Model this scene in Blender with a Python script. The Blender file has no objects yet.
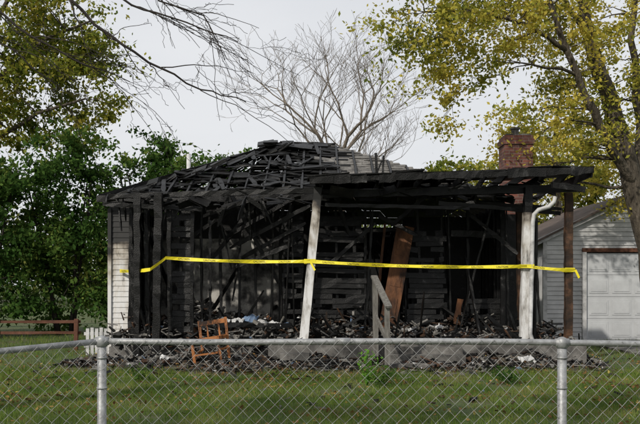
import bpy, math, random
import numpy as np
from mathutils import Vector, Matrix, noise
random.seed(11); rng=np.random.default_rng(11)
S=bpy.context.scene
U=random.uniform
# ---------------------------------------------------------------- helpers
def S2(u,v,d):
    "surveyed sight line (u,v) at distance d -> world metres"
    return Vector(((u-320)/800*d, d, 1.6-(v-283)/800*d))
def link(o,parent=None):
    S.collection.objects.link(o)
    if parent: o.parent=parent
    return o
def empty(name,loc=(0,0,0)):
    e=bpy.data.objects.new(name,None); e.empty_display_size=.3
    return link(e)
class MB:
    def __init__(s): s.v=[];s.f=[];s.m=[];s.cm=0
    def add(s,vs,fs,m=None):
        b=len(s.v); s.v.extend([tuple(p) for p in vs])
        for f in fs: s.f.append(tuple(i+b for i in f)); s.m.append(s.cm if m is None else m)
    def box(s,c,size,rot=None,m=None,jit=0):
        c=Vector(c);vs=[]
        for x in(-.5,.5):
            for y in(-.5,.5):
                for z in(-.5,.5):
                    p=Vector((x*size[0],y*size[1],z*size[2]))
                    if jit: p+=Vector((U(-jit,jit),U(-jit,jit),U(-jit,jit)))
                    if rot is not None: p=rot@p
                    vs.append(c+p)
        s.add(vs,[(0,1,3,2),(4,6,7,5),(0,4,5,1),(2,3,7,6),(0,2,6,4),(1,5,7,3)],m)
    def bx(s,x0,x1,y0,y1,z0,z1,m=None):
        s.box(((x0+x1)/2,(y0+y1)/2,(z0+z1)/2),(x1-x0,y1-y0,z1-z0),None,m)
    def beam(s,a,b,w,h,m=None,jit=0.0,seg=1,end=1.0,up=(0,0,1)):
        a=Vector(a);b=Vector(b);d=(b-a)
        if d.length<1e-5:return
        dn=d.normalized();u=Vector(up)
        if abs(dn.dot(u))>.95:u=Vector((0,1,0))
        sx=dn.cross(u).normalized();sy=sx.cross(dn)
        vs=[]
        for i in range(seg+1):
            t=i/seg;c=a+d*t;k=1 if 0<i<seg else end
            for q in((-1,-1),(1,-1),(1,1),(-1,1)):
                vs.append(c+sx*(q[0]*w/2*k+U(-jit,jit))+sy*(q[1]*h/2*k+U(-jit,jit)))
        fs=[(3,2,1,0)]
        for i in range(seg):
            o=i*4
            for k in range(4): fs.append((o+k,o+(k+1)%4,o+4+(k+1)%4,o+4+k))
        o=seg*4;fs.append((o,o+1,o+2,o+3))
        s.add(vs,fs,m)
    def tube(s,pts,rad,n=8,m=None,cap=True):
        pts=[Vector(p) for p in pts]
        if not hasattr(rad,'__len__'): rad=[rad]*len(pts)
        vs=[];fs=[];prev=None
        for i,p in enumerate(pts):
            d=(pts[min(i+1,len(pts)-1)]-pts[max(i-1,0)])
            d=d.normalized() if d.length>1e-6 else Vector((0,0,1))
            if prev is None:
                r=Vector((0,0,1)) if abs(d.z)<.9 else Vector((1,0,0))
                x=d.cross(r).normalized()
            else:
                x=(prev-d*prev.dot(d))
                x=x.normalized() if x.length>1e-5 else d.orthogonal().normalized()
            prev=x;y=d.cross(x)
            for k in range(n):
                a=2*math.pi*k/n
                vs.append(p+(x*math.cos(a)+y*math.sin(a))*rad[i])
        for i in range(len(pts)-1):
            for k in range(n):
                fs.append((i*n+k,i*n+(k+1)%n,(i+1)*n+(k+1)%n,(i+1)*n+k))
        if cap:
            fs.append(tuple(range(n-1,-1,-1)));o=(len(pts)-1)*n;fs.append(tuple(range(o,o+n)))
        s.add(vs,fs,m)
    def obj(s,name,mats,parent=None,smooth=False):
        me=bpy.data.meshes.new(name);me.from_pydata(s.v,[],s.f)
        for m in mats: me.materials.append(m)
        if len(mats)>1: me.polygons.foreach_set('material_index',s.m)
        if smooth: me.polygons.foreach_set('use_smooth',[True]*len(s.f))
        me.update()
        return link(bpy.data.objects.new(name,me),parent)
def npobj(name,V,F,mats,mi=None,parent=None):
    me=bpy.data.meshes.new(name);me.from_pydata(V.tolist(),[],F.tolist())
    for m in mats: me.materials.append(m)
    if mi is not None: me.polygons.foreach_set('material_index',mi.astype(np.int32))
    me.update();return link(bpy.data.objects.new(name,me),parent)
# ---------------------------------------------------------------- materials
def base(name):
    m=bpy.data.materials.new(name);m.use_nodes=True;nt=m.node_tree
    return m,nt,nt.nodes['Principled BSDF']
def ramp(nt,stops):
    r=nt.nodes.new('ShaderNodeValToRGB');e=r.color_ramp.elements
    while len(e)<len(stops): e.new(.5)
    for i,(p,c) in enumerate(stops):
        e[i].position=p;e[i].color=(c[0],c[1],c[2],1)
    return r
def mk(name,stops,scale=5,rough=.8,bump=.3,bscale=40,stretch=(1,1,1),metal=0,vor=0,detail=8,spec=.3,dist=.02):
    m,nt,b=base(name);N=nt.nodes;L=nt.links
    tc=N.new('ShaderNodeTexCoord');mp=N.new('ShaderNodeMapping');mp.inputs['Scale'].default_value=stretch
    L.new(tc.outputs['Object'],mp.inputs[0])
    n=N.new('ShaderNodeTexNoise');n.inputs['Scale'].default_value=scale;n.inputs['Detail'].default_value=detail;n.inputs['Roughness'].default_value=.65
    L.new(mp.outputs[0],n.inputs['Vector'])
    r=ramp(nt,stops);L.new(n.outputs['Fac'],r.inputs[0]);L.new(r.outputs[0],b.inputs['Base Color'])
    b.inputs['Roughness'].default_value=rough;b.inputs['Metallic'].default_value=metal
    b.inputs['Specular IOR Level'].default_value=spec
    n2=N.new('ShaderNodeTexNoise');n2.inputs['Scale'].default_value=bscale;n2.inputs['Detail'].default_value=5
    L.new(mp.outputs[0],n2.inputs['Vector']);h=n2.outputs['Fac']
    if vor:
        v=N.new('ShaderNodeTexVoronoi');v.inputs['Scale'].default_value=vor;v.feature='DISTANCE_TO_EDGE'
        L.new(mp.outputs[0],v.inputs['Vector'])
        ad=N.new('ShaderNodeMath');ad.operation='ADD';ml=N.new('ShaderNodeMath');ml.operation='MINIMUM';ml.inputs[1].default_value=.25
        L.new(v.outputs['Distance'],ml.inputs[0]);L.new(ml.outputs[0],ad.inputs[0]);L.new(n2.outputs['Fac'],ad.inputs[1]);h=ad.outputs[0]
    bp=N.new('ShaderNodeBump');bp.inputs['Strength'].default_value=bump;bp.inputs['Distance'].default_value=dist
    L.new(h,bp.inputs['Height']);L.new(bp.outputs[0],b.inputs['Normal'])
    return m
g=lambda x,r=1,b_=1:(x*r,x,x*b_)
CHAR=mk('charred_wood',[(.42,g(.002)),(.57,g(.005)),(.65,g(.018)),(.73,g(.07,1.02,1.0)),(.82,g(.18,1.03,.98))],scale=6,rough=.45,bump=.65,bscale=60,vor=30,spec=.28,dist=.008)
CHAR2=mk('charred_wood_brown',[(.3,g(.006)),(.5,(.035,.02,.012)),(.65,(.1,.05,.027)),(.85,(.2,.12,.07))],scale=4,rough=.75,bump=.6,bscale=50,vor=34,dist=.008)
SHCH=mk('charred_shingles',[(.35,g(.003)),(.55,g(.008)),(.65,g(.03)),(.76,g(.14,1.02,.98))],scale=3.5,rough=.6,bump=.8,bscale=50,spec=.22)
SHASH=mk('ashen_shingles',[(.25,g(.04)),(.45,g(.13,1.04,.96)),(.62,g(.25,1.04,.95)),(.85,g(.34))],scale=5,rough=.9,bump=.9,bscale=60)
DRY=mk('sooty_plaster',[(.36,g(.02)),(.47,g(.14,1.03,.95)),(.57,g(.42,1.04,.92)),(.8,g(.56,1.02,.95))],scale=1.9,rough=.9,bump=.3,bscale=20)
BROWN=mk('scorched_door_wood',[(.34,(.008,.006,.005)),(.47,(.07,.03,.014)),(.7,(.2,.085,.036))],scale=3.4,rough=.75,bump=.5,stretch=(1,1,.4))
ORANGE=mk('varnished_wood',[(.4,(.02,.01,.006)),(.5,(.28,.105,.033)),(.8,(.42,.18,.06))],scale=5,rough=.6,bump=.3,stretch=(1,1,.5))
GREYW=mk('weathered_wood',[(.3,g(.06,1.05,.9)),(.5,g(.13,1.05,.9)),(.75,g(.22,1.03,.93))],scale=8,rough=.85,bump=.5,stretch=(3,3,.5))
ASHY=mk('grey_ash_chunks',[(.3,g(.03,1.05,.95)),(.5,g(.12,1.05,.93)),(.75,g(.26,1.04,.94))],scale=8,rough=.95,bump=.6)
CONC=mk('concrete',[(.33,g(.02)),(.5,g(.1,1.05,.93)),(.75,g(.26,1.04,.93))],scale=2.6,rough=.9,bump=.6,bscale=60)
WHITE=mk('white_debris',[(.3,g(.25)),(.6,g(.55))],scale=5)
BLUE=mk('blue_debris',[(.3,(.05,.08,.14)),(.6,(.15,.22,.33))],scale=5)
METAL=mk('galvanised_steel',[(.3,g(.17)),(.5,g(.29,.98,1.02)),(.7,g(.4,.98,1.03))],scale=14,rough=.5,bump=.2,metal=.4,spec=.4)
WIRE=mk('galvanised_wire',[(.3,g(.16)),(.6,g(.34))],scale=12,rough=.5,bump=0,metal=.3,spec=.5)
ASH=mk('ash_soil',[(.3,g(.012)),(.43,(.04,.035,.028)),(.56,(.1,.085,.065)),(.75,(.2,.18,.15))],scale=6,rough=.95,bump=1,bscale=25,dist=.05)
BARK=mk('tree_bark',[(.3,(.025,.02,.015)),(.5,(.075,.062,.046)),(.75,(.16,.135,.105))],scale=5,rough=.9,bump=1,bscale=14,stretch=(3,3,.6),dist=.04)
BARKP=mk('pale_bark',[(.3,(.1,.08,.065)),(.7,(.22,.19,.155))],scale=5,rough=.9,bump=.5)
BARKD=mk('dark_bark',[(.3,(.012,.01,.009)),(.7,(.04,.033,.028))],scale=9,rough=.9,bump=.5)
DOORW=mk('garage_door_paint',[(.3,g(.42,.97,1.03)),(.7,g(.54,.97,1.03))],scale=2,rough=.5,bump=.05)
WTRIM=mk('white_trim',[(.35,g(.25)),(.5,g(.45)),(.7,g(.6))],scale=4,rough=.5,bump=.1)
TAPE=mk('caution_tape_yellow',[(.3,(.66,.55,.02)),(.7,(.8,.7,.04))],scale=3,rough=.35,bump=.3,bscale=8,spec=.5)
INK=mk('black_ink',[(.3,g(.01)),(.7,g(.02))],rough=.5,bump=0)
RAILW=mk('brown_rail_wood',[(.3,(.05,.02,.012)),(.7,(.14,.06,.035))],rough=.8)
RUST=mk('garage_roof',[(.3,(.06,.05,.045)),(.7,(.13,.1,.09))],rough=.85)

def siding_mat(name,zburn=2.2,stain=.35):
    m,nt,b=base(name);N=nt.nodes;L=nt.links
    geo=N.new('ShaderNodeNewGeometry');sp=N.new('ShaderNodeSeparateXYZ');L.new(geo.outputs['Position'],sp.inputs[0])
    n=N.new('ShaderNodeTexNoise');n.inputs['Scale'].default_value=2.6;n.inputs['Detail'].default_value=8
    L.new(geo.outputs['Position'],n.inputs['Vector'])
    ma=N.new('ShaderNodeMath');ma.operation='MULTIPLY_ADD';ma.inputs[1].default_value=2.2;L.new(n.outputs['Fac'],ma.inputs[0]);L.new(sp.outputs['Z'],ma.inputs[2])
    mr=N.new('ShaderNodeMapRange');mr.inputs['From Min'].default_value=zburn+.6;mr.inputs['From Max'].default_value=zburn+1.6
    L.new(ma.outputs[0],mr.inputs['Value'])
    r=ramp(nt,[(0,g(.62)),(.35,g(.36,1.08,.88)),(.6,g(.08,1.2,.8)),(.8,g(.01))]);L.new(mr.outputs[0],r.inputs[0])
    mp=N.new('ShaderNodeMapping');mp.inputs['Scale'].default_value=(9,9,2.2);L.new(geo.outputs['Position'],mp.inputs[0])
    n2=N.new('ShaderNodeTexNoise');n2.inputs['Scale'].default_value=1;n2.inputs['Detail'].default_value=8;n2.inputs['Roughness'].default_value=.7;L.new(mp.outputs[0],n2.inputs['Vector'])
    r2=ramp(nt,[(.3,g(stain*.3)),(.42,g(stain+.25,1.04,.94)),(.55,g(1))]);L.new(n2.outputs['Fac'],r2.inputs[0])
    mx=N.new('ShaderNodeMix');mx.data_type='RGBA';mx.blend_type='MULTIPLY';mx.inputs[0].default_value=1
    L.new(r.outputs[0],mx.inputs[6]);L.new(r2.outputs[0],mx.inputs[7])
    L.new(mx.outputs[2],b.inputs['Base Color']);b.inputs['Roughness'].default_value=.65
    bp=N.new('ShaderNodeBump');bp.inputs['Strength'].default_value=.3;bp.inputs['Distance'].default_value=.01;L.new(n2.outputs['Fac'],bp.inputs['Height']);L.new(bp.outputs[0],b.inputs['Normal'])
    return m
SIDW=siding_mat('smoke_stained_white_siding',2.2,.6)
WPAINT=siding_mat('peeling_scorched_paint',2.9,.35)
SIDG=mk('white_vinyl_siding',[(.3,g(.38,.99,1.0)),(.5,g(.52)),(.7,g(.62))],scale=1.5,rough=.6,bump=.05)

def brick_mat():
    m,nt,b=base('red_brick');N=nt.nodes;L=nt.links
    tc=N.new('ShaderNodeTexCoord');sp=N.new('ShaderNodeSeparateXYZ');L.new(tc.outputs['Object'],sp.inputs[0])
    ad=N.new('ShaderNodeMath');L.new(sp.outputs['X'],ad.inputs[0]);L.new(sp.outputs['Y'],ad.inputs[1])
    cb=N.new('ShaderNodeCombineXYZ');L.new(ad.outputs[0],cb.inputs['X']);L.new(sp.outputs['Z'],cb.inputs['Y'])
    bt=N.new('ShaderNodeTexBrick');bt.inputs['Scale'].default_value=1;bt.inputs['Brick Width'].default_value=.215;bt.inputs['Row Height'].default_value=.075
    bt.inputs['Mortar Size'].default_value=.007;bt.inputs['Color1'].default_value=(.17,.055,.038,1);bt.inputs['Color2'].default_value=(.09,.032,.026,1);bt.inputs['Mortar'].default_value=(.16,.12,.1,1)
    L.new(cb.outputs[0],bt.inputs['Vector'])
    n=N.new('ShaderNodeTexNoise');n.inputs['Scale'].default_value=4;n.inputs['Detail'].default_value=6;L.new(tc.outputs['Object'],n.inputs['Vector'])
    r=ramp(nt,[(.3,g(.4)),(.6,g(1))]);L.new(n.outputs['Fac'],r.inputs[0])
    mx=N.new('ShaderNodeMix');mx.data_type='RGBA';mx.blend_type='MULTIPLY';mx.inputs[0].default_value=1
    L.new(bt.outputs['Color'],mx.inputs[6]);L.new(r.outputs[0],mx.inputs[7]);L.new(mx.outputs[2],b.inputs['Base Color'])
    bp=N.new('ShaderNodeBump');bp.inputs['Strength'].default_value=.6;bp.inputs['Distance'].default_value=.01;bp.invert=True
    L.new(bt.outputs['Fac'],bp.inputs['Height']);L.new(bp.outputs[0],b.inputs['Normal']);b.inputs['Roughness'].default_value=.85
    return m
BRICK=brick_mat()

def leafmat(name,stops,trans=.4,cl=.5):
    m=bpy.data.materials.new(name);m.use_nodes=True;nt=m.node_tree;N=nt.nodes;L=nt.links
    for n in list(N):N.remove(n)
    out=N.new('ShaderNodeOutputMaterial');geo=N.new('ShaderNodeNewGeometry')
    n=N.new('ShaderNodeTexNoise');n.inputs['Scale'].default_value=cl;n.inputs['Detail'].default_value=2;L.new(geo.outputs['Position'],n.inputs['Vector'])
    ma=N.new('ShaderNodeMath');ma.operation='MULTIPLY_ADD';ma.inputs[1].default_value=1.5;ma.inputs[2].default_value=-.5;L.new(n.outputs['Fac'],ma.inputs[0])
    mb=N.new('ShaderNodeMath');mb.operation='MULTIPLY_ADD';mb.inputs[1].default_value=.5;L.new(geo.outputs['Random Per Island'],mb.inputs[0]);L.new(ma.outputs[0],mb.inputs[2])
    r=ramp(nt,stops);L.new(mb.outputs[0],r.inputs[0])
    d=N.new('ShaderNodeBsdfDiffuse');t=N.new('ShaderNodeBsdfTranslucent')
    L.new(r.outputs[0],d.inputs[0]);L.new(r.outputs[0],t.inputs[0])
    mx=N.new('ShaderNodeMixShader');mx.inputs[0].default_value=trans;L.new(d.outputs[0],mx.inputs[1]);L.new(t.outputs[0],mx.inputs[2])
    L.new(mx.outputs[0],out.inputs[0]);return m
LY=leafmat('yellow_green_leaves',[(.1,(.12,.15,.028)),(.35,(.28,.29,.05)),(.6,(.48,.42,.075)),(.9,(.58,.46,.09))],.5)
LO=leafmat('olive_leaves',[(.1,(.065,.1,.018)),(.45,(.17,.2,.032)),(.75,(.33,.3,.05)),(.95,(.43,.34,.06))],.45)
LG=leafmat('green_shrub_leaves',[(.1,(.025,.058,.014)),(.45,(.055,.115,.026)),(.75,(.11,.175,.038)),(1,(.24,.26,.06))],.4,.6)
LD=leafmat('distant_leaves',[(.1,(.04,.07,.02)),(.5,(.09,.12,.03)),(.9,(.2,.19,.05))],.35,.15)
LGR=leafmat('grass_blades',[(.0,(.05,.095,.018)),(.35,(.1,.165,.03)),(.62,(.16,.215,.05)),(.88,(.25,.24,.09)),(1,(.3,.26,.12))],.35,1.1)
LF=leafmat('fallen_leaves_mat',[(.1,(.05,.028,.013)),(.4,(.12,.065,.03)),(.7,(.25,.155,.06)),(1,(.42,.33,.1))],.2,1.5)
LB=leafmat('bright_weed_leaves',[(.1,(.08,.2,.02)),(1,(.16,.34,.05))],.45,1.5)

# ---------------------------------------------------------------- ground
gm,nt,b=base('lawn_ground');N=nt.nodes;L=nt.links
tc=N.new('ShaderNodeTexCoord')
n1=N.new('ShaderNodeTexNoise');n1.inputs['Scale'].default_value=.8;n1.inputs['Detail'].default_value=9;n1.inputs['Roughness'].default_value=.75
n2=N.new('ShaderNodeTexNoise');n2.inputs['Scale'].default_value=30;n2.inputs['Detail'].default_value=5
L.new(tc.outputs['Object'],n1.inputs['Vector']);L.new(tc.outputs['Object'],n2.inputs['Vector'])
r1=ramp(nt,[(.3,(.035,.055,.014)),(.5,(.065,.1,.022)),(.6,(.09,.09,.036)),(.72,(.095,.07,.04))])
L.new(n1.outputs['Fac'],r1.inputs[0])
r2=ramp(nt,[(.3,g(.4)),(.7,g(1.3))]);L.new(n2.outputs['Fac'],r2.inputs[0])
mx=N.new('ShaderNodeMix');mx.data_type='RGBA';mx.blend_type='MULTIPLY';mx.inputs[0].default_value=1
L.new(r1.outputs[0],mx.inputs[6]);L.new(r2.outputs[0],mx.inputs[7]);L.new(mx.outputs[2],b.inputs['Base Color']);b.inputs['Roughness'].default_value=.95
bp=N.new('ShaderNodeBump');bp.inputs['Strength'].default_value=.8;bp.inputs['Distance'].default_value=.04;L.new(n2.outputs['Fac'],bp.inputs['Height']);L.new(bp.outputs[0],b.inputs['Normal'])
def gh(x,y):
    return .05*noise.noise(Vector((x*.35,y*.35,0)))+.02*noise.noise(Vector((x*1.3,y*1.3,4)))
G=MB();n=120
def cw(i): t=(i/n)*2-1; return math.sinh(t*4.2)/math.sinh(4.2)*450
for j in range(n+1):
    for i in range(n+1):
        x=cw(i);y=cw(j)+12
        G.v.append((x,y,gh(x,y) if abs(x)<40 and abs(y)<60 else 0))
for j in range(n):
    for i in range(n):
        a=j*(n+1)+i;G.f.append((a,a+1,a+n+2,a+n+1));G.m.append(0)
G.obj('ground',[gm],smooth=True)

def pile_h(x,y):
    edge=13.5+.8*noise.noise(Vector((x*.6,3,1)))+(.3 if x<-2.6 else 0)
    e=max(0,1-abs((x-.3)/5.4)**4)*max(0,min(1,(y-edge)/1.7))
    near=max(0,min(1,(y-14.4)/1.0))*.24*max(0,.5+noise.noise(Vector((x*1.1,y*.4,17))))
    return e*(.03+.18*max(0,noise.noise(Vector((x*.7,y*.7,9)))+.25)+.04*noise.noise(Vector((x*3,y*3,2)))+near)
# grass
def grass(N_,x0,x1,y0,y1,hmin,hmax,w):
    x=rng.uniform(x0,x1,N_);y=rng.uniform(y0,y1,N_)
    keep=np.ones(N_,bool)
    z=np.zeros(N_)
    for i in range(N_):
        if y[i]>12.4 and abs(x[i])<5.5 and pile_h(x[i],y[i])>.015+.09*random.random(): keep[i]=False
        d=noise.noise(Vector((x[i]*.9,y[i]*.9,7)))+.5*noise.noise(Vector((x[i]*3,y[i]*3,2)))
        if d<-.16-.5*random.random(): keep[i]=False
        z[i]=gh(x[i],y[i])
    x=x[keep];y=y[keep];z=z[keep];N_=len(x)
    h=rng.uniform(hmin,hmax,N_)*(1+.8*(rng.random(N_)>.93));a=rng.uniform(0,math.pi,N_);lx=rng.normal(0,.4,N_)*h;ly=rng.normal(0,.4,N_)*h
    V=np.zeros((N_*3,3));ww=w*rng.uniform(.6,1.3,N_)
    V[0::3]=np.c_[x-np.cos(a)*ww,y-np.sin(a)*ww,z-.01];V[1::3]=np.c_[x+np.cos(a)*ww,y+np.sin(a)*ww,z-.01];V[2::3]=np.c_[x+lx,y+ly,z+h]
    return V,np.arange(N_*3).reshape(-1,3)
parts=[grass(120000,-6.5,6.5,8.2,14.8,.025,.085,.005),grass(22000,-16,-4.6,12,26,.04,.1,.009),grass(12000,4.8,15,12,24,.04,.1,.009),grass(8000,-6,6,4,8.2,.03,.08,.006)]
V=np.concatenate([p[0] for p in parts]);F=np.arange(len(V)).reshape(-1,3)
npobj('grass',V,F,[LGR])
def leafquads(C,size,flat=0.0,asp=.55):
    n=len(C);u=rng.normal(size=(n,3));v=rng.normal(size=(n,3))
    if flat: u[:,2]*=flat;v[:,2]*=flat
    u/=np.linalg.norm(u,axis=1)[:,None];v-=u*(u*v).sum(1)[:,None];v/=np.linalg.norm(v,axis=1)[:,None]
    s=(size*rng.uniform(.6,1.3,n))[:,None]
    V=np.empty((n*4,3));V[0::4]=C-u*s;V[1::4]=C+v*s*asp;V[2::4]=C+u*s;V[3::4]=C-v*s*asp
    return V,np.arange(n*4).reshape(-1,4)
C=[]
for i in range(9500):
    y=random.triangular(8,20,12);x=U(-.55,.55)*y*1.05
    if noise.noise(Vector((x*.8,y*.8,31)))<-.02 and random.random()<.85: continue
    C.append((x,y,max(gh(x,y),pile_h(x,y))+U(.01,.05)))
V,F=leafquads(np.array(C),.027,.35,.7);npobj('fallen_leaves',V,F,[LF])

# ---------------------------------------------------------------- burned house
H=empty('burned_house')
def sheet_siding(mb,x0,x1,z0,z1,y,m=None,miss=0,rag=0,exp=.115,tilt=.02,th=.012,jit=0):
    z=z0
    while z<z1-.02:
        a=x0-U(0,rag);b_=x1+U(0,rag)
        ms=miss*(2 if (miss and z>2.3) else 1)
        if random.random()>=ms:
            if rag and random.random()<.45:
                c=U(a,b_);gp=U(.03,.2);segs=[(a,c-gp),(c+gp,b_)]
            else: segs=[(a,b_)]
            for s0,s1 in segs:
                if s1-s0<.05: continue
                dz=random.gauss(0,rag)*.12
                if rag and random.random()<.08: dz=U(-.18,-.05)
                mb.beam((s0,y-tilt/2+U(-jit,jit),z+exp/2),(s1,y-tilt/2+U(-jit,jit),z+exp/2+dz),th,exp*(U(.8,1.1) if rag else 1.1),m,jit=jit*.5,seg=max(1,int((s1-s0)/.2)) if jit else 1,up=(0,tilt*6,1) )
        z+=exp
M=MB()
M.bx(-4.5,4.05,17.3,24.6,-.1,.42)
M.bx(-1.0,5.15,15.45,17.296,-.1,.40)
M.bx(-4.3,-1.004,16.3,17.296,-.1,.30)
M.obj('foundation',[CONC],H)
M=MB()
M.bx(-4.48,4.03,17.4,24.5,.424,.46);M.obj('floor',[CHAR],H)
M=MB()
z=.42
while z<3.3:
    M.beam((-4.52,17.2,z+.06),(-4.52,24.6,z+.06),.014,.125);z+=.115
M.obj('side_wall_siding',[SIDW],H)
M=MB()
sheet_siding(M,-4.51,-4.08,.05,3.25,17.18,exp=.115)
M.bx(-4.545,-4.47,17.12,17.22,.02,3.2)
M.obj('front_corner_siding',[SIDW],H)
M=MB()
for x0,x1,y0,y1 in[(-4.49,-4.4,17.25,24.5),(3.93,4.03,17.4,24.5)]:
    yy=y0
    while yy<y1: M.bx(x0,x1,yy,yy+.05,.45,3.35);yy+=.4
M.bx(4.04,4.06,17.6,24.5,.4,3.3)
M.bx(-4.4,4.03,24.44,24.5,.45,3.3)
M.bx(4.07,4.78,18.6,18.64,.4,3.2)
M.obj('wall_framing',[CHAR],H)
M=MB()
sheet_siding(M,-3.05,-2.66,.35,3.3,16.45,miss=.12,rag=.09,jit=.014)
sheet_siding(M,-.78,-.42,.45,3.35,17.75,miss=.08,rag=.06,jit=.014)
sheet_siding(M,-.1,.9,.45,3.35,17.78,miss=.16,rag=.2,jit=.016)
sheet_siding(M,2.0,2.7,.45,3.35,17.75,miss=.08,rag=.12,jit=.014)
sheet_siding(M,3.35,3.95,.45,1.3,17.75,miss=.2,rag=.1,jit=.014)
M.obj('charred_siding',[CHAR],H)
M=MB()
for x in [-4.0,-3.85,-3.6,-3.08,-2.62,-2.2,-1.8,-1.42,-1.1,-.8,-.4,-.15,0,.4,.8,1.0,1.1,1.93,2.3,2.7,2.92,3.3,3.9]:
    l=random.gauss(0,.05);zt=3.4 if random.random()<.65 else U(1.5,3.2)
    M.beam((x,17.85,.45),(x+l,17.85+U(-.1,.1),zt),U(.03,.065),.09,jit=.01,seg=12,end=.5)
M.beam((-4.4,17.8,3.36),(4.1,17.8,3.36),.1,.14,jit=.012,seg=24)
M.beam((1.05,17.72,2.75),(1.95,17.72,2.8),.08,.08,jit=.01,seg=7)
M.beam((2.9,17.72,2.7),(3.95,17.72,2.65),.1,.14,jit=.012,seg=8)
for x,y,w,zt in[(-3.72,16.25,.13,3.35),(-3.5,16.4,.07,3.3),(-3.28,16.0,.15,3.4),(-3.08,16.45,.09,3.35),(-2.64,16.45,.07,3.3),(-3.95,16.6,.07,3.2),(-2.28,16.6,.045,2.9),(-3.6,16.7,.1,3.2),(-3.85,16.4,.06,2.4)]:
    M.beam((x,y,.05),(x+U(-.08,.08),y,zt),w,w,jit=.014,seg=20)
M.beam((-4.3,16.3,3.36),(-.1,16.0,3.45),.09,.1,jit=.014,seg=22)
M.beam((-4.4,16.2,3.2),(-2.4,16.3,3.1),.04,.08,jit=.012,seg=10)
M.beam((-2.6,16.5,.75),(-.6,16.9,.7),.06,.09,jit=.014,seg=10)
M.beam((0.05,16.02,3.38),(5.2,16.02,3.5),.1,.16,jit=.014,seg=28)
M.beam((0.1,15.95,3.16),(3.0,16.05,3.1),.04,.07,jit=.01,seg=18)
M.beam((2.4,16.2,3.22),(4.9,16.3,3.02),.04,.08,jit=.01,seg=14)
x=0.0
while x<5.2:
    zz=3.56+.035*x
    M.beam((x,15.45,zz),(x+U(-.1,.1),17.85,zz-.05+random.choice((0,0,0,-.25))),.045,.12,jit=.01,seg=7,end=.6);x+=.4
for a,b_ in[((-2.0,17.2,2.6),(-.25,16.4,3.5)),((-1.95,17.3,2.35),(-.2,16.5,3.2)),((-1.7,17.4,2.15),(-.3,16.7,2.85)),((-2.5,16.9,3.0),(-.6,16.5,3.6)),((-2.9,17.2,2.5),(-1.3,17.2,3.6)),((-1.2,17.3,2.2),(-.4,17.2,2.6)),((-1.3,17.1,3.4),(-2.35,17.3,2.1)),((-1.05,17.5,.6),(-1.0,17.1,3.4)),((-.75,17.2,.6),(-.62,16.9,3.4)),((-.55,17.3,.5),(-.6,16.9,3.0)),((-2.2,17,3.3),(-1.9,17.2,1.9)),((-2.45,16.6,3.4),(-2.5,16.8,1.2)),((-1.9,16.8,3.5),(-.9,17.4,1.6)),((-1.5,16.7,3.4),(-1.45,16.9,2.5)),((-1.85,17.3,1.95),(-.5,17.0,2.45))]:
    M.beam(a,b_,.035,.085,jit=.01,seg=12,end=.5)
for a,b_ in[((3.0,17.3,.5),(3.7,17.2,3.3)),((4.1,16.6,2.2),(3.2,17.2,3.1)),((1.2,17.4,3.1),(2.1,17.0,2.6)),((3.3,16.5,.5),(3.15,17.4,2.2)),((2.6,17.5,3.4),(4.9,16.2,3.1)),((4.3,16.9,.4),(4.45,17.1,3.3)),((4.75,17.2,.4),(4.6,17.3,3.3)),((.2,17.4,2.0),(1.2,17.3,2.9)),((4.0,17.0,.5),(4.0,17.2,3.2)),((.95,17.2,.5),(1.15,17.3,3.2)),((.3,16.2,3.4),(.6,16.6,2.6)),((2.2,16.3,3.4),(1.5,16.9,2.8))]:
    M.beam(a,b_,.04,.08,jit=.01,seg=12,end=.5)
M.beam((1.15,16.0,3.5),(1.12,16.0,4.2),.05,.05,jit=.006,seg=5);M.beam((1.25,16.0,3.5),(1.27,16.0,4.15),.04,.04,jit=.006,seg=5)
M.beam((1.24,16.0,4.05),(1.14,16.0,3.8),.03,.03)
for i in range(80):
    x=U(-4,3.7);y=U(18,23.5)
    if -3.2<x<-.8 and y<19.3 and random.random()<.4: continue
    a=Vector((x,y,U(.4,1.2)));b_=a+Vector((U(-1.2,1.2),U(-.8,.8),U(.1,2.6)))
    b_.z=min(b_.z,3.4);b_.x=max(-4.2,min(3.8,b_.x))
    M.beam(a,b_,.04,U(.05,.1),jit=.01,seg=6,end=.6)
for i in range(55):
    x=U(-4.0,4.9);y=U(15.9,17.6) if x>-1 else U(16.4,17.6)
    a=Vector((x,y,.4));b_=a+Vector((random.gauss(0,.5),random.gauss(0,.3),abs(random.gauss(.1,.35))+.1))
    M.beam(a,b_,U(.015,.04),U(.04,.09),jit=.008,seg=4,end=.6)
M.obj('charred_timbers',[CHAR],H)
M=MB()
M.bx(-3.3,-.95,19.0,19.1,.46,2.65);M.bx(-4.3,-3.5,20.0,20.1,.46,3.0);M.bx(.95,1.5,20.0,20.1,.46,2.2)
M.obj('plaster_partition',[DRY],H)
M=MB()
M.bx(-.9,.9,19.2,19.3,.46,3.3);M.bx(2.0,3.9,19.4,19.5,.46,3.2);M.bx(-.93,-.85,18.0,19.15,.46,3.2);M.bx(-3.3,-.95,19.0,19.08,2.655,3.4)
M.obj('burnt_partition',[CHAR],H)
M=MB()
rot=Matrix.Rotation(math.radians(11),3,'Y')@Matrix.Rotation(math.radians(-8),3,'X')
c=Vector((1.66,17.4,1.72))
M.box(c,(.38,.04,2.3),rot,jit=.01);
for zc in(-.7,.05,.75): M.box(c+rot@Vector((0,-.026,zc)),(.22,.014,.5 if zc else .6),rot)
M.beam((1.2,17.6,.5),(1.42,17.5,2.9),.05,.04,jit=.01,seg=6)
M.beam((3.0,17.6,.7),(3.08,17.5,1.25),.12,.04,jit=.02,seg=3)
M.obj('fallen_door',[BROWN],H)
M=MB()
M.beam((-.33,15.9,.38),(-.08,15.9,3.0),.17,.17,m=0,jit=.006,seg=10)
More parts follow.
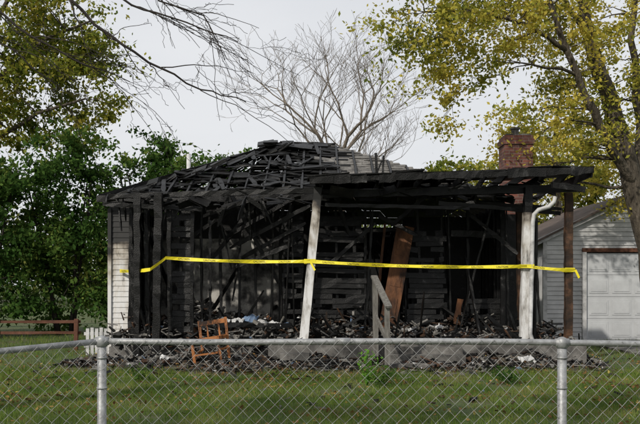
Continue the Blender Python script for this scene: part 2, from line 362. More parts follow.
M.beam((-.08,15.9,3.0),(-.04,15.9,3.5),.16,.16,m=0,jit=.01,seg=4)
M.beam((-.36,15.9,.36),(-.34,15.9,.5),.23,.23,m=0,jit=.004)
M.beam((4.05,15.9,.35),(4.12,15.9,3.0),.16,.16,m=0,jit=.006,seg=10)
M.beam((4.12,15.9,3.0),(4.14,15.9,3.5),.15,.15,m=1,jit=.01,seg=4)
M.beam((4.28,15.98,.35),(4.33,15.98,2.9),.05,.05,m=1,jit=.01,seg=8)
M.beam((4.96,16,.1),(4.97,16,3.4),.14,.14,m=2,jit=.012,seg=16)
M.beam((4.3,17.1,.4),(4.25,17.1,3.3),.12,.12,m=2,jit=.01,seg=12)
M.obj('porch_posts',[WPAINT,CHAR,CHAR2],H)
M=MB()
M.tube([(4.62,15.72,3.3),(4.6,15.72,3.2),(4.5,15.72,3.1),(4.3,15.74,3.04),(4.22,15.77,2.95),(4.2,15.79,2.8),(4.15,15.79,.6),(4.17,15.72,.48)],.042,8)
M.obj('downspout',[WTRIM],H,smooth=True)
# main roof
R=MB()
eL=Vector((-4.68,17.0,3.45));eR=Vector((4.15,17.1,3.4));rL=Vector((-.95,21,5.24));rR=Vector((.3,21,5.2))
bL=Vector((-4.68,25,3.45));bR=Vector((4.15,25,3.4))
nrow=26
for i in range(nrow):
    s0=i/nrow
    a0=eL.lerp(rL,s0);a1=eR.lerp(rR,s0)
    w=(a1-a0).length;x=0
    up=(rL-eL);upv=Vector((0,up.y,up.z)).normalized()
    while x<w:
        l=min(U(.25,.7),w-x)
        p=a0.lerp(a1,x/w);q=a0.lerp(a1,min(1,(x+l)/w))
        miss=0
        if p.x<-.7 and noise.noise(Vector((p.x*.8,p.y*.8,3)))>0.02: miss=.5
        elif p.x<-.2: miss=.06
        if random.random()>=miss:
            nrm=Vector((0,-upv.z,upv.y));off=nrm*U(.01,.03 if p.x>0 else .05)
            mm=1 if p.x+U(-.5,.3)>.1 and s0>.2 else 0
            jj=.008 if p.x>0 else .045
            hv=upv*((21-17)/nrow*1.09*(1.45 if p.x>0 else 1.7))
            J=lambda:Vector((U(-jj,jj),U(-jj,jj),U(-jj,jj)))
            sag=Vector((0,0,-.12*max(0,noise.noise(Vector((p.x*.6,p.y*.6,8)))) if p.x<0 else 0))
            v=[p+off*1.6+J()+sag,q+off*1.6+J()+sag,q+hv+off*.2+J()+sag,p+hv+off*.2+J()+sag]
            v+=[k-nrm*.02 for k in v]
            R.add(v,[(0,1,2,3),(7,6,5,4),(0,4,5,1),(1,5,6,2),(2,6,7,3),(3,7,4,0)],mm)
        x+=l+.002
def plane(a,b_,c,d,m,holes=0,nx=14,ny=10):
    for i in range(nx):
        for j in range(ny):
            if random.random()<holes: continue
            P=lambda s,t:a.lerp(b_,s).lerp(d.lerp(c,s),t)
            v=[P(i/nx,j/ny),P((i+1)/nx,j/ny),P((i+1)/nx,(j+1)/ny),P(i/nx,(j+1)/ny)]
            o=Vector((0,0,U(0,.02)));R.add([k+o for k in v],[(0,1,2,3)],m)
plane(bL,eL,rL,rL,0,.08);plane(eR,bR,rR,rR,1,0);plane(bR,bL,rL,rR,0,0)
R.obj('main_roof',[SHCH,SHASH],H)
M=MB()
x=-4.5
while x<4.1:
    t=1.0
    if x<rL.x: t=(x-eL.x)/(rL.x-eL.x)
    elif x>rR.x: t=(eR.x-x)/(eR.x-rR.x)
    if t>.03:
        M.beam((x,16.9,3.38),(x,17+4*t,3.38+1.8*t),.045,.14,jit=.01,seg=5)
    x+=.41
M.beam(eL+Vector((0,0,-.05)),rL,.07,.16,jit=.015,seg=10);M.beam(eR+Vector((0,0,-.06)),rR+Vector((0,0,-.08)),.05,.12)
M.beam(rL+Vector((-.1,0,.02)),rR+Vector((.1,0,.0)),.1,.12,jit=.015,seg=6)
M.beam((-4.72,16.9,3.38),(.2,16.9,3.4),.04,.13,jit=.014,seg=24)
nf=Vector((0,-.417,.909))
for i in range(34):
    s=U(0,.9);xr=random.random()
    a0=eL.lerp(rL,s);a1=Vector((U(-.6,.3),a0.y,a0.z));p=a0.lerp(a1,xr)+nf*U(.02,.07)
    an=random.gauss(0,.5) if random.random()<.5 else U(1.1,1.9)
    d=(Vector((1,0,0))*math.cos(an)+Vector((0,.909,.417))*math.sin(an)+nf*random.gauss(0,.05))*U(.3,1.1)
    q=p+d
    lim=eL.lerp(rL,min(1,max(0,(q.y-17)/4))).x
    if q.x<lim-.1 or q.y>20.9 or p.x<a0.x: continue
    M.beam(p,q,U(.05,.12),.02,jit=.012,seg=4,end=.7,up=nf)
for i in range(26):
    t=random.random()**.7;p=eL.lerp(rL,t)+Vector((U(-.02,.4),U(-.6,.1),U(-.12,-.04)))
    rt=Matrix.Rotation(U(-.15,.1)-.4,3,'Y')@Matrix.Rotation(U(.2,.5),3,'X')@Matrix.Rotation(U(-.5,.5),3,'Z')
    M.box(p,(U(.15,.6),U(.1,.4),U(.02,.04)),rt,jit=.02)
for i in range(12):
    p=rL.lerp(rR,random.random())+Vector((U(-.7,.1),U(-.6,-.1),U(-.14,.0)))
    M.box(p,(U(.2,.6),U(.2,.4),U(.02,.05)),Matrix.Rotation(U(-.12,.12),3,'Y')@Matrix.Rotation(.4,3,'X'),jit=.02)
for i in range(26):
    x=U(-4.4,-.2);a=Vector((x,U(16.3,17.4),3.4));b_=a+Vector((random.gauss(0,.25),random.gauss(0,.15),-U(.15,.75)))
    M.beam(a,b_,U(.015,.04),U(.04,.1),jit=.01,seg=4,end=.4)
M.obj('roof_timbers',[CHAR],H)
R=MB()
for k in range(9):
    y0=15.38+k*.28;x=-.25 if k<3 else -.1
    while x<5.2:
        l=min(U(.3,.9),5.28-x)
        if l<.05:break
        if random.random()>(.14 if k else .02):
            zz=3.655+.035*x+U(0,.02)+k*.012
            R.box((x+l/2,y0+.14,zz),(l,.29,.03),Matrix.Rotation(-.035+U(-.02,.02),3,'Y')@Matrix.Rotation(U(-.05,.08),3,'X'),m=0,jit=.012)
            if random.random()<.6: R.box((x+l/2,y0+.12,zz+.035),(l*.95,.3,.02),Matrix.Rotation(-.035+U(-.04,.04),3,'Y')@Matrix.Rotation(U(-.02,.1),3,'X'),m=0,jit=.016)
        x+=l
x=-.2
while x<5.2:
    l=min(U(.2,.6),5.26-x)
    if l<.04:break
    zz=3.58+.035*x
    R.beam((x,15.37+U(-.015,.015),zz),(x+l,15.37,zz+.035*l),.03,U(.08,.19),jit=.014,seg=3)
    x+=l*.96
R.beam((5.24,15.4,3.73),(5.2,17.8,3.68),.035,.16,jit=.01,seg=6)
R.beam((4.5,15.5,3.5),(5.15,15.55,3.42),.08,.12,jit=.015,seg=5)
for i in range(40):
    x=U(0,5);z=3.5+.035*x;y=U(15.5,17.6)
    R.box((x,y,z-U(.03,.2)),(U(.1,.5),U(.04,.3),.015),Matrix.Rotation(U(-.5,.5),3,'Y')@Matrix.Rotation(U(-.8,.8),3,'X'),jit=.012)
for i in range(40):
    x=U(-4.3,-.1);y=U(16,17.5)
    R.box((x,y,3.45-U(.0,.3)),(U(.1,.5),U(.04,.2),.015),Matrix.Rotation(U(-.5,.5),3,'Y')@Matrix.Rotation(U(-.8,.8),3,'X'),jit=.012)
R.obj('porch_roof',[SHCH],H)
M=MB();M.tube([(-3.12,19,3.4),(-3.12,19,4.66)],.05,10);M.obj('vent_pipe',[WTRIM],H,True)
M=MB();M.bx(4.46,5.14,19.3,19.95,0,4.95);M.bx(4.43,5.17,19.27,19.98,4.952,5.1);M.bx(4.46,5.14,19.3,19.95,5.102,5.17)
M.obj('chimney',[BRICK],H)
M=MB();M.bx(4.5,5.1,19.35,19.9,5.172,5.21);M.tube([(4.78,19.6,5.2),(4.78,19.6,5.36)],.09,10);M.tube([(4.78,19.6,5.36),(4.78,19.6,5.40)],.12,10);M.obj('chimney_cap',[CONC],H)

# ---------------------------------------------------------------- debris
M=MB()
nx,ny=120,66;x0,x1,y0,y1=-5.5,6.0,12.3,17.2
for j in range(ny+1):
    for i in range(nx+1):
        x=x0+(x1-x0)*i/nx;y=y0+(y1-y0)*j/ny
        M.v.append((x,y,pile_h(x,y)+gh(x,y)-.02+ .012*random.random()))
for j in range(ny):
    for i in range(nx):
        a=j*(nx+1)+i;M.f.append((a,a+1,a+nx+2,a+nx+1));M.m.append(0)
D=empty('fire_debris');M.obj('ash_mound',[ASH],D)
M=MB()
def shard(x,y,z,s=1,tall=0,light=0):
    r=random.random()
    m=0 if r<.5 else 1 if r<.68 else 2 if r<.76 else 3 if r<.955 else 4 if r<.985 else 5
    if random.random()<light: m=random.choice((2,3,3,4,3))
    rt=Matrix.Rotation(U(0,6.3),3,'Z')@Matrix.Rotation(random.gauss(0,.25+tall),3,'Y')@Matrix.Rotation(random.gauss(0,.4),3,'X')
    t=random.random()
    if t<.5: sz=(U(.12,.7)*s,U(.02,.07)*s,U(.008,.025))
    elif t<.85: sz=(U(.04,.2)*s,U(.04,.16)*s,U(.008,.04))
    else: sz=(U(.1,.25)*s,U(.1,.2)*s,U(.02,.08)*s)
    if m>3: sz=tuple(k*.5 for k in sz)
    M.box((x,y,z),sz,rt,m,jit=.009)
for i in range(4400):
    x=U(-5.1,5.5);y=13.1+3.0*random.random()**.6
    h=pile_h(x,y)
    if h<.035 and random.random()<.88: continue
    if noise.noise(Vector((x*1.2,y*1.6,44)))<-.15 and random.random()<.6: continue
    shard(x,y,h+gh(x,y)+U(-.01,.04),U(.25,.8),.05,.04)
for i in range(110):
    x=U(-5.5,5.5);y=U(10,13.6);shard(x,y,gh(x,y)+.03,U(.2,.5))
for i in range(1300):
    x=U(-1,5.1);y=U(15.5,17.7);h=.35*max(0,noise.noise(Vector((x*1.1,y*.8,25)))+.4)
    shard(x,y,.42+h*random.random()+(y-15.5)*.05,U(.4,.9),.2,.05)
for i in range(1900):
    x=U(-4.2,3.8);y=U(17.4,18.95);h=.75*max(0,noise.noise(Vector((x*.9,y*.5,5)))+.45)
    shard(x,y,.46+h*random.random(),U(.5,1),.3,.4 if -3<x<-.5 else .06)
for i in range(650):
    x=U(-4.3,-.9);y=U(16.1,17.4);shard(x,y,.28+abs(random.gauss(0,.2)),U(.5,1),.3,.2)
M.obj('charred_shards',[CHAR,CHAR2,GREYW,ASHY,WHITE,BLUE],D)
M=MB()
def crumple(c,rx,rz,m):
    n=11;vs=[];fs=[]
    for j in range(n):
        for i in range(n):
            x=(i/(n-1)-.5)*2;y=(j/(n-1)-.5)*2
            k=noise.noise(Vector((c[0]*5+x*1.6,y*1.6+c[1],3)))
            vs.append(Vector(c)+Vector((x*rx*(1+.4*k)+U(-.01,.01),y*rx*.8*(1-.4*k)+U(-.01,.01),rz*(1-(x*x+y*y)*.55)+k*rz*1.3+U(-.02,.02))))
    for j in range(n-1):
        for i in range(n-1): fs.append((j*n+i,j*n+i+1,(j+1)*n+i+1,(j+1)*n+i))
    M.add(vs,fs,m)
for c,a,b_,m in[((3.7,14.3,.2),.13,.08,0),((-1.2,16.9,.72),.12,.08,0),((-.95,16.9,.7),.12,.07,0),((-1.5,17.2,.78),.16,.1,1),((-.75,17,.68),.09,.06,1),((-1.75,17.1,.76),.11,.07,0),((-2.9,14.9,.2),.08,.04,0),((-1.1,17.0,.82),.06,.05,2),((-2.1,17.2,.75),.16,.08,0),((1.9,16.5,.6),.08,.05,0),((-2.4,16.9,.66),.1,.06,0),((2.5,16.8,.66),.08,.05,0)]:
    crumple(c,a,b_,m)
M.obj('melted_scraps',[WHITE,BLUE,ORANGE],D)

E=empty('porch_steps');M=MB()
for i in range(3): M.bx(1.25,2.7,15.45-.32*(i+1)-.002*i,15.446-.32*i,-.05,.39-.13*i)
M.bx(-.75,-.2,15.0,15.44,-.05,.27);M.obj('treads',[CONC],E)
E=empty('stair_handrail');M=MB()
M.beam((1.07,15.3,.1),(1.05,15.3,1.66),.1,.1,jit=.004,seg=5)
M.beam((1.2,14.3,.0),(1.2,14.3,1.2),.09,.09,jit=.004,seg=5)
M.obj('newel_posts',[GREYW],E)
M=MB();M.beam((1.04,15.42,1.73),(1.22,14.2,1.17),.12,.04,jit=.002);M.beam((1.07,15.24,.95),(1.19,14.35,.6),.04,.09);M.obj('rails',[GREYW],E)

# overturned wooden chair
E=empty('wooden_chair');M=MB();cx,cy=-2.02,15.0
RT=Matrix.Rotation(math.radians(-14),4,'Z')@Matrix.Rotation(math.radians(-9),4,'Y')
def cb(a,b_,w,h=None): 
    X=Matrix.Translation((cx,cy,.14))@RT;M.beam(X@Vector(a),X@Vector(b_),w,h or w,jit=.003,seg=3)
for sx in(-.26,.26):
    cb((sx,.22,0),(sx*1.05,.3,.78),.05);cb((sx,-.22,0),(sx,-.22,.43),.05);cb((sx,-.22,.2),(sx,.22,.2),.035)
    cb((sx,-.22,.42),(sx,.24,.42),.04,.06)
cb((-.26,-.22,.42),(.26,-.22,.42),.04,.06);cb((-.26,.24,.42),(.26,.24,.42),.04,.06)
cb((-.26,-.22,.15),(.26,-.22,.15),.035)
cb((-.27,.27,.72),(.27,.27,.72),.03,.08)
for k in(-.12,.12): cb((k,.27,.44),(k,.28,.7),.03)
M.obj('frame',[ORANGE],E)

# ---------------------------------------------------------------- caution tape
E=empty('caution_tape')
TP=[(-4.28,17.1,1.86),(-3.37,15.88,1.87),(-3.06,15.88,2.1),(-.2,15.79,2.03),(4.07,15.74,1.93),(5.06,15.9,1.85)]
M=MB();runs=[]
for i in range(len(TP)-1):
    a=Vector(TP[i]);b_=Vector(TP[i+1]);n=max(2,int((b_-a).length/.12));sag=.012*(b_-a).length
    pts=[a.lerp(b_,k/n)-Vector((0,0,4*sag*(k/n)*(1-k/n))) for k in range(n+1)];runs.append(pts)
    vs=[]
    for k,p in enumerate(pts):
        hw=.038*(1-.25*abs(math.sin(k*.31+i)));tw=.018*math.sin(k*.5+i);vs+= [p+Vector((0,tw,-hw)),p+Vector((0,-tw,hw))]
    M.add(vs,[(2*k,2*k+2,2*k+3,2*k+1) for k in range(n)])
for px,py,z,w in((-.2,15.9,2.03,.115),(4.09,15.88,1.93,.13),(4.97,16,1.86,.1)):
    q=[(-w,-w),(w,-w),(w,w),(-w,w)];vs=[]
    for k in range(5): vs+=[(px+q[k%4][0],py+q[k%4][1],z-.04+U(-.01,.01)),(px+q[k%4][0],py+q[k%4][1],z+.04+U(-.01,.01))]
    M.add(vs,[(2*k,2*k+2,2*k+3,2*k+1) for k in range(4)])
M.beam((-.18,15.77,2.0),(-.1,15.74,1.85),.004,.04);M.beam((5.07,15.88,1.86),(5.12,15.8,1.7),.004,.05)
M.obj('tape',[TAPE],E)
for pts in runs:
    if (pts[-1]-pts[0]).length<1: continue
    acc=.25
    cum=[0]
    for i in range(1,len(pts)): cum.append(cum[-1]+(pts[i]-pts[i-1]).length)
    while acc<cum[-1]-.5:
        i=max(j for j in range(len(cum)) if cum[j]<=acc);p=pts[i];j=min(i+4,len(pts)-1);d=(pts[j]-p).normalized()
        cu=bpy.data.curves.new('tape_text','FONT');cu.body='CAUTION';cu.size=.052;cu.materials.append(INK);cu.align_y='CENTER'
        o=bpy.data.objects.new('tape_text',cu);link(o,E)
        up=Vector((0,0,1));nn=d.cross(up).normalized();yy=nn.cross(d)
        o.matrix_world=Matrix.Translation(p+nn*.02)@Matrix((d,yy,nn)).transposed().to_4x4()
        acc+=.5

# ---------------------------------------------------------------- garage
Gr=empty('garage')
M=MB()
gx0,gx1,gy=6.15,11.05,22.0;pk=(8.6,3.95);ez=2.8
z=.02
while z<3.9:
    hx0=gx0;hx1=gx1
    if z>ez-.05:
        t=(z+.06-ez)/(pk[1]-ez);hx0=gx0+(pk[0]-gx0)*t;hx1=gx1-(gx1-pk[0])*t
    if hx1-hx0>.1:
        if z<2.42: sg=[(hx0,7.3),(9.95,hx1)]
        else: sg=[(hx0,hx1)]
        for s0,s1 in sg: M.beam((s0,gy,z+.06),(s1,gy,z+.06),.015,.135,up=(0,.22,1))
    z+=.125
M.bx(gx0,gx0+.1,gy+.05,28,0,ez);M.bx(gx1-.1,gx1,gy+.05,28,0,ez);M.bx(gx0,gx1,27.9,28,0,ez)
M.obj('siding',[SIDG],Gr)
M=MB()
M.bx(gx0-.03,gx0+.08,gy-.06,gy+.03,0,ez)
M.bx(7.2,7.31,gy-.07,gy+.02,0,2.45);M.bx(9.93,10.04,gy-.07,gy+.02,0,2.45)
M.beam((gx0-.25,gy-.12,ez-.1),(pk[0],gy-.12,pk[1]+.03),.04,.15);M.beam((gx1+.25,gy-.12,ez-.1),(pk[0],gy-.12,pk[1]+.03),.04,.15)
M.obj('trim',[WTRIM],Gr)
M=MB();M.bx(7.2,10.04,gy-.075,gy+.02,2.452,2.56);M.obj('door_header',[RAILW],Gr)
M=MB()
for r in range(4):
    z0=.03+r*.6
    M.bx(7.315,9.925,gy+.0,gy+.04,z0,z0+.592)
    for c in range(4):
        xx=7.4+c*.63
        M.bx(xx,xx+.52,gy-.012,gy-.002,z0+.09,z0+.5)
        M.bx(xx+.05,xx+.47,gy-.022,gy-.013,z0+.14,z0+.45)
M.obj('garage_door',[DOORW],Gr)
M=MB()
for sgn,xe in((-1,gx0-.3),(1,gx1+.3)):
    zz=ez-.13
    M.add([(xe,gy-.2,zz),(xe,28.2,zz),(pk[0],28.2,pk[1]+.08),(pk[0],gy-.2,pk[1]+.08),(xe,gy-.2,zz+.06),(xe,28.2,zz+.06),(pk[0],28.2,pk[1]+.14),(pk[0],gy-.2,pk[1]+.14)],[(0,1,2,3),(7,6,5,4),(0,4,5,1),(1,5,6,2),(3,2,6,7),(0,3,7,4)])
M.obj('roof',[RUST],Gr)
M=MB();
M.bx(7.0,10.3,17.0,21.93,-.05,.045);M.obj('driveway',[CONC])

# ---------------------------------------------------------------- left: rail fence, white bits
E=empty('wooden_rail_fence');M=MB()
for x in(-11.5,-9.6,-7.7,-5.8): M.beam((x,19.0,0),(x+.02,19.0,.75),.09,.09,jit=.005,seg=3)
for z in(.66,.4): M.beam((-13,19.0,z),(-5.7,19.05,z+.02),.04,.06,jit=.006,seg=12)
M.obj('rails',[RAILW],E)
E=empty('white_picket_fence');M=MB()
for i in range(9): M.bx(-5.15+i*.1,-5.08+i*.1,17.6,17.62,0,.6+.02*(i%2))
M.bx(-5.2,-4.3,17.625,17.65,.45,.52);M.bx(-5.2,-4.3,17.625,17.65,.18,.25);M.obj('pickets',[WTRIM],E)

# ---------------------------------------------------------------- chain link fence
E=empty('chain_link_fence')
def fp(x):
    if x<-1.445: 
        t=(-1.445-x); return Vector((x,5.3-.24*t,1.21-.085*t))
    return Vector((x,5.3,1.212-.004*x+.006*math.sin(x*1.9)))
M=MB()
for x in [-4.5,-1.445,1.603,4.65]:
    p=fp(x)
    M.tube([(p.x,p.y,-.1),(p.x,p.y,p.z-.02)],.031,12)
    M.tube([(p.x,p.y,p.z-.035),(p.x,p.y,p.z+.012),(p.x,p.y,p.z+.03),(p.x,p.y,p.z+.038)],[.037,.037,.028,.008],12)
    M.tube([(p.x-.045,p.y-.0,p.z-.0),(p.x+.045,p.y,p.z-.0)],.028,10)
    for zz in(.25,.55,.9,1.1): M.tube([(p.x,p.y,zz),(p.x,p.y,zz+.012)],.036,12)
M.obj('posts',[METAL],E,True)
M=MB()
M.tube([fp(x) for x in(-5.5,-3.5,-1.445)],.021,10);M.tube([fp(-1.445+.25*i) for i in range(30)],.021,10)
M.tube([fp(.1),fp(.2)],.025,10)
M.obj('top_rail',[METAL],E,True)
M=MB();st=.0425;x=-5.4;k=0
while x<5.7:
    pts=[];base_=fp(x+st/2);zt=base_.z+.012
    nz=int(zt/st)
    for j in range(nz+1):
        xx=x if (j+k)%2==0 else x+st
        xx+=.006*noise.noise(Vector((x*1.5,j*.15,5)))
        pts.append(Vector((xx,fp(xx).y-.024+.004*(1 if (j%2) else -1)+.02*noise.noise(Vector((x*.9,j*.1,9))),zt-j*st+.01*noise.noise(Vector((x*2,j*.2,0))))))
    M.tube(pts,.0018,3,cap=False);x+=st;k+=1
M.obj('wire_mesh',[WIRE],E)

# ---------------------------------------------------------------- trees
def curve(a,b_,n=6,bend=.15,r0=.05,r1=.01,wob=.04):
    a=Vector(a);b_=Vector(b_);L_=(b_-a).length;mid=Vector((U(-1,1),U(-1,1),U(.2,1)))*bend*L_
    pts=[]
    for i in range(n+1):
        t=i/n;pts.append(a.lerp(b_,t)+mid*4*t*(1-t)*.5+Vector((U(-1,1),U(-1,1),U(-1,1)))*wob*L_*(0 if i in(0,n) else 1)*.5)
    return pts,[r0+(r1-r0)*(i/n) for i in range(n+1)]
def leafy_tree(name,limbs,crowns,lm,bark,size,clr=.5,per=90,sub=3):
    E=empty(name);M=MB();samples=[]
    for pts,r0,r1 in limbs:
        pts=[Vector(p) for p in pts];fine=[]
        for i in range(len(pts)-1):
            for k in range(4): fine.append(pts[i].lerp(pts[i+1],k/4)+Vector((U(-1,1),U(-1,1),0))*.04)
        fine.append(pts[-1]);rr=[r0+(r1-r0)*(i/(len(fine)-1))**.8 for i in range(len(fine))]
        M.tube(fine,rr,10);samples+=[(p,r) for p,r in zip(fine,rr)][3:]
    Cs=[]
    for (c,r,n) in crowns:
        for i in range(n):
            while True:
                q=Vector((U(-1,1),U(-1,1),U(-1,1)))
                if q.length<1 and q.length>.25: break
            p=Vector(c)+Vector((q.x*r[0],q.y*r[1],q.z*r[2]))
            best=min(samples,key=lambda s:(s[0]-p).length+ (1.5*max(0,s[0].z-p.z)))
            pts,rr=curve(best[0],p,6,.15,min(best[1]*.6,.012+.013*(best[0]-p).length),.005,.06)
            M.tube(pts,rr,5,cap=False)
            if random.random()<.4: samples.append((pts[3],rr[3]))
            k=int(per*U(.5,1.4));cr=clr*U(.6,1.3)
            for s in range(sub):
                e=p+Vector((random.gauss(0,1),random.gauss(0,1),random.gauss(0,.6)))*cr*.7
                pt,r2=curve(p if s else pts[4],e,4,.1,.006,.003,.05);M.tube(pt,r2,3,cap=False)
                A=rng.normal(0,1,(k//sub,3))*np.array([cr*.42,cr*.42,cr*.3])+np.array(e)
                Cs.append(A)
                B=np.array(p)[None]+(np.array(e)-np.array(p))[None]*rng.random((k//sub//2,1))+rng.normal(0,.07,(k//sub//2,3));Cs.append(B)
    M.obj('branches',[bark],E,True)
    C=np.concatenate(Cs);V,F=leafquads(C,size);npobj('leaves',V,F,[lm],parent=E)
    return E
T=lambda u,v,d:S2(u,v,d)
tr=[(8.75,20.5,-.1),T(650,250,20.5),T(628,165,20.4),T(606,90,20.3),T(585,20,20.2),T(570,-60,20),T(560,-130,20)]
leafy_tree('maple_tree',[(tr,.36,.08),
  ([T(634,185,20.4),T(612,150,20),T(588,100,19.6),T(566,50,19.3),T(548,-10,19),T(520,-80,19)],.15,.04),
  ([T(636,200,20.5),T(640,120,20.8),T(632,40,21),T(640,-60,21)],.17,.05),
  ([T(566,50,19.3),T(530,25,18.8),T(480,12,18.4),T(425,12,18)],.07,.02),
  ([T(600,60,20.2),T(560,-10,20.6),T(500,-40,21),T(440,-50,21)],.08,.02),
  ([T(640,120,20.8),T(680,60,21),T(720,0,21)],.12,.03)],
 [(T(425,20,18.2),(1.6,1.2,1.1),28),(T(490,20,19),(1.5,1.5,1.3),32),(T(452,80,19),(.8,.9,1.2),18),(T(555,25,20),(1.5,1.8,1.6),30),(T(575,105,20),(1.3,1.5,1.5),20),
  (T(545,150,20.3),(1.0,1.2,.9),12),(T(610,60,21),(1.6,1.8,2.2),30),(T(620,190,22),(1.0,1.0,1.2),12),(T(700,80,21),(2.2,2,3),14),(T(560,-90,20),(4.5,3,2.2),34),(T(600,160,22.5),(1.2,1.2,1.2),12)],
 LY,BARK,.056,.5,100)
leafy_tree('maple_tree.001',[([(9.2,30,-.1),(9.0,30,3),(8.8,30,6),(8.9,30,8)],.25,.05)],[((8.6,30,6.6),(2.6,2,2.4),40),((6.6,29.5,5.2),(1.3,1.3,1.6),14)],LY,BARK,.085,.6,85)
# tree standing behind the photographer, whose crown dapples the lawn
leafy_tree('maple_tree.002',[([(-9.5,-1,-.1),(-9.2,-.6,3),(-8,0,5.5),(-6.5,1,7)],.3,.1),([(-8,0,5.5),(-5,1.5,6.8),(-2,2.2,7.3)],.12,.03)],[((-6.0,1.2,7.4),(4.0,2.0,1.3),24),((-1.8,1.4,7.4),(3.4,1.6,1.1),16)],LY,BARK,.09,.5,80)
tl=[(-13.2,27,-.1),(-13,27,4),(-12.4,27,7),(-12,26.8,10),(-11.8,26.6,14)]
leafy_tree('olive_leaved_tree',[(tl,.34,.08),([(-12.6,27,6),(-11,26.5,8),(-9,26,9.5),(-7.4,25.7,10)],.14,.03),([(-12.9,27,4.5),(-11,26,6),(-9,25.5,7),(-7.4,25.2,7.4)],.12,.03),([(-12.2,27,8),(-10.5,26.8,11),(-9,26.6,13)],.12,.03)],
 [(T(30,40,26),(2.6,1.8,2.0),44),(T(80,85,26),(1.8,1.5,1.5),24),(T(60,20,26.5),(2.4,1.5,1.4),24),(T(20,115,26),(2.4,1.8,1.4),30),(T(-60,60,27),(3,3,4),22),(T(10,-60,27),(3.5,2.5,2.2),18)],
 LO,BARK,.08,.6,105)
def shrub(name,cx,cy,h,w,n,lm=LG,sz=.08):
    limbs=[]
    for i in range(5):
        dx=U(-.35,.35)*w;limbs.append(([(cx+dx*.2,cy+U(-.2,.2),-.05),(cx+dx*.6,cy+U(-.3,.3),h*.4),(cx+dx,cy+U(-.4,.4),h*.8)],.07,.02))
    leafy_tree(name,limbs,[((cx,cy,h*.62),(w*.5,w*.4,h*.36),n),((cx,cy,h*.3),(w*.5,w*.4,h*.3),int(n*.8)),((cx+U(-.2,.2)*w,cy,h*.85),(w*.25,w*.25,h*.15),n//5)],lm,BARKD,sz,.5,105)
shrub('green_shrub',-5.2,26.0,6.3,3.6,54)
shrub('green_shrub.001',-7.9,25,6.2,3.8,58)
shrub('green_shrub.002',-10.3,24,5.6,3.6,54)
shrub('green_shrub.003',-3.4,29,6.4,3.2,40)
shrub('green_shrub.004',-12.8,22.5,4.8,4.0,44)
shrub('green_shrub.005',5.0,32,6.6,4.0,36,LO,.1)
shrub('green_shrub.006',10.0,33,7.0,5.0,38,LO,.1)
def bare(name,pos,h,mat,seed,spread=.5,depth=7,r0=.2,lean=(0,0,0)):
    random.seed(seed);M=MB()
    def br(p,d,l,r,k):
        n=4;pts=[p];q=p.copy();dd=d.copy()
        for i in range(n):
            dd=(dd+Vector((U(-1,1),U(-1,1),U(-.3,.8)))*.16).normalized();q=q+dd*l/n;pts.append(q.copy())
        r1=max(r*.7,.006)
        M.tube(pts,[r+(r1-r)*i/n for i in range(n+1)],8 if k<3 else 5 if k<5 else 3,cap=False)
        if k>=depth:return
        c=3 if (k<2 or random.random()<.45) else 2
        for i in range(c):
            ax=Vector((U(-1,1),U(-1,1),U(-.3,.3))).normalized()
            nd=(dd+ax*spread*U(.6,1.4)).normalized()
            br(q if (i<2) else pts[2],nd,l*U(.62,.86),r1*(.95 if i==0 else .75),k+1)
    br(Vector(pos),Vector(lean)+Vector((0,0,1)),h*.25,r0,0)
    E=empty(name);M.obj('branches',[mat],E,True)
bare('bare_tree',(1.1,36,-.1),15.5,BARKP,21,.62,8,.24)
bare('bare_tree.001',(-7.5,45,-.1),10,BARKP,9,.6,7,.15)
random.seed(5)
E=empty('overhanging_tree');M=MB()
M.tube([(-6.2,7.6,-.1),(-6.1,7.6,2),(-5.9,7.6,4),(-5.6,7.5,6),(-5.5,7.4,8.5)],[.28,.23,.2,.15,.05],12)
def twig(pts,r0,r1,lev=0):
    pts=[Vector(p) for p in pts];f=[]
    for i in range(len(pts)-1):
        for k in range(4):f.append(pts[i].lerp(pts[i+1],k/4)+Vector((U(-1,1),U(-1,1),U(-1,1)))*.014)
    f.append(pts[-1]);n=len(f);M.tube(f,[r0+(r1-r0)*i/(n-1) for i in range(n)],5)
    if lev<3:
        for i in range(2,n-1):
            if random.random()<(.6 if lev==0 else .42 if lev<2 else .25):
                d=(f[i+1]-f[i]).normalized();l=U(.2,.85)*(.6**lev)*1.2
                sd=Vector((U(-.6,.6),U(-.5,.5),U(-.9,.85)));e=(d+sd*.9).normalized()
                a=f[i];q1=a+e*l*.5+Vector((0,0,.02));q2=a+e*l+Vector((U(-.03,.08),0,U(-.08,.05)))
                rr=(r0+(r1-r0)*i/(n-1))*.6
                twig([a,q1,q2],rr,.0022,lev+1)
for path,r in[([(-5.6,7.5,6.2),(-4.2,7.3,5.4),T(40,-30,7.2),T(95,25,7.1),T(150,62,7),T(200,88,7),T(246,102,7)],.018),
           ([(-5.65,7.5,6.6),(-4,7.3,5.8),T(90,-30,7.3),T(130,5,7.2),T(185,22,7.1),T(238,42,7.1)],.015),
           ([(-5.8,7.5,5.2),(-4.2,7.2,5.0),T(-20,-5,7),T(30,35,7),T(80,62,7),T(130,82,7)],.015),
           ([(-5.85,7.5,4.6),(-4.2,7.2,4.4),T(-20,30,7),T(20,55,7),T(60,90,7)],.011),
           ([(-5.5,7.5,7.4),(-3.4,7.4,6),T(130,-50,7.4),T(160,0,7.4),T(205,15,7.4),T(225,60,7.4)],.012)]:
    twig(path,r*1.3,.004)
M.obj('branches',[BARKD],E,True)
Cs=[]
for i in range(620):
    x=U(-75,75);y=U(52,75);h=U(4,8.5)+2*noise.noise(Vector((x*.08,0,0)))
    c=np.array([x,y,U(.3,1)**.8*h-1]);Cs.append(rng.normal(0,1,(60,3))*np.array([1.3,1.0,.9])+c)
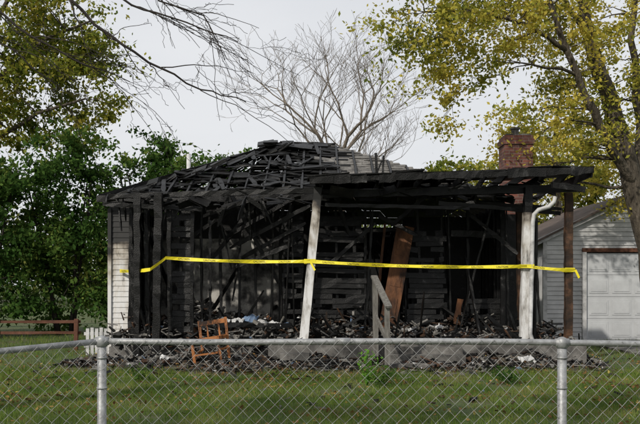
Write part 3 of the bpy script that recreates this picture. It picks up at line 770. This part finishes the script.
V,F=leafquads(np.concatenate(Cs),.3);V[:,2]=np.maximum(V[:,2],0);npobj('distant_trees',V,F,[LD])
def weed(name,x,y,h,n,mat):
    E=empty(name);M=MB();C=[]
    for i in range(7):
        e=Vector((x+U(-.2,.2),y+U(-.15,.15),h*U(.5,1)));a=Vector((x+U(-.03,.03),y,0));pts,rr=curve(a,e,5,.1,.006,.003);M.tube(pts,rr,4)
        for p in pts[1:]:
            C.append(rng.normal(0,.05,(n,3))+np.array(p))
    M.obj('stems',[mat],E);V,F=leafquads(np.concatenate(C),.04,0,.4);npobj('leaves',V,F,[mat],parent=E)
weed('green_weed',.72,12.5,.55,5,LB);weed('green_weed.001',.95,12.3,.3,5,LG);weed('green_weed.002',-2.9,12.9,.25,4,LG)
weed('green_weed.003',3.0,12.6,.25,4,LG)

# ---------------------------------------------------------------- world / light / camera
el=math.radians(35)
sd=Vector((-math.sin(math.radians(38))*math.cos(el),-math.cos(math.radians(38))*math.cos(el),math.sin(el)))
w=bpy.data.worlds.new('World');S.world=w;w.use_nodes=True;nt=w.node_tree;N=nt.nodes;L=nt.links
bg=N['Background'];sky=N.new('ShaderNodeTexSky');sky.sky_type='NISHITA';sky.sun_disc=False;sky.sun_elevation=el
sky.sun_rotation=math.atan2(sd.x,sd.y)%(2*math.pi);sky.dust_density=4;sky.air_density=1.0
tc=N.new('ShaderNodeTexCoord');cn=N.new('ShaderNodeTexNoise');cn.inputs['Scale'].default_value=1.6;cn.inputs['Detail'].default_value=5
mp=N.new('ShaderNodeMapping');mp.inputs['Scale'].default_value=(1,1,3);L.new(tc.outputs['Generated'],mp.inputs[0]);L.new(mp.outputs[0],cn.inputs['Vector'])
cr=ramp(nt,[(.3,(7.1,7.3,7.7)),(.7,(8.6,8.7,8.9))]);L.new(cn.outputs['Fac'],cr.inputs[0])
mx=N.new('ShaderNodeMix');mx.data_type='RGBA';mx.inputs[0].default_value=.9
L.new(sky.outputs[0],mx.inputs[6]);L.new(cr.outputs[0],mx.inputs[7]);L.new(mx.outputs[2],bg.inputs[0]);bg.inputs[1].default_value=.1
sl=bpy.data.lights.new('sun','SUN');sl.energy=3.3;sl.angle=math.radians(1.2);sl.color=(1,.94,.84)
so=link(bpy.data.objects.new('sun',sl));so.rotation_euler=sd.to_track_quat('Z','Y').to_euler();so.location=(-20,-20,30)
cam=bpy.data.cameras.new('camera');co=link(bpy.data.objects.new('camera',cam));co.location=(0,0,1.6);co.rotation_euler=(math.radians(90),0,0)
cam.sensor_width=36;cam.lens=45;cam.shift_y=71/640;cam.clip_end=1500;cam.clip_start=.05
S.camera=co
S.view_settings.view_transform='Standard';S.view_settings.look='None';S.view_settings.exposure=0
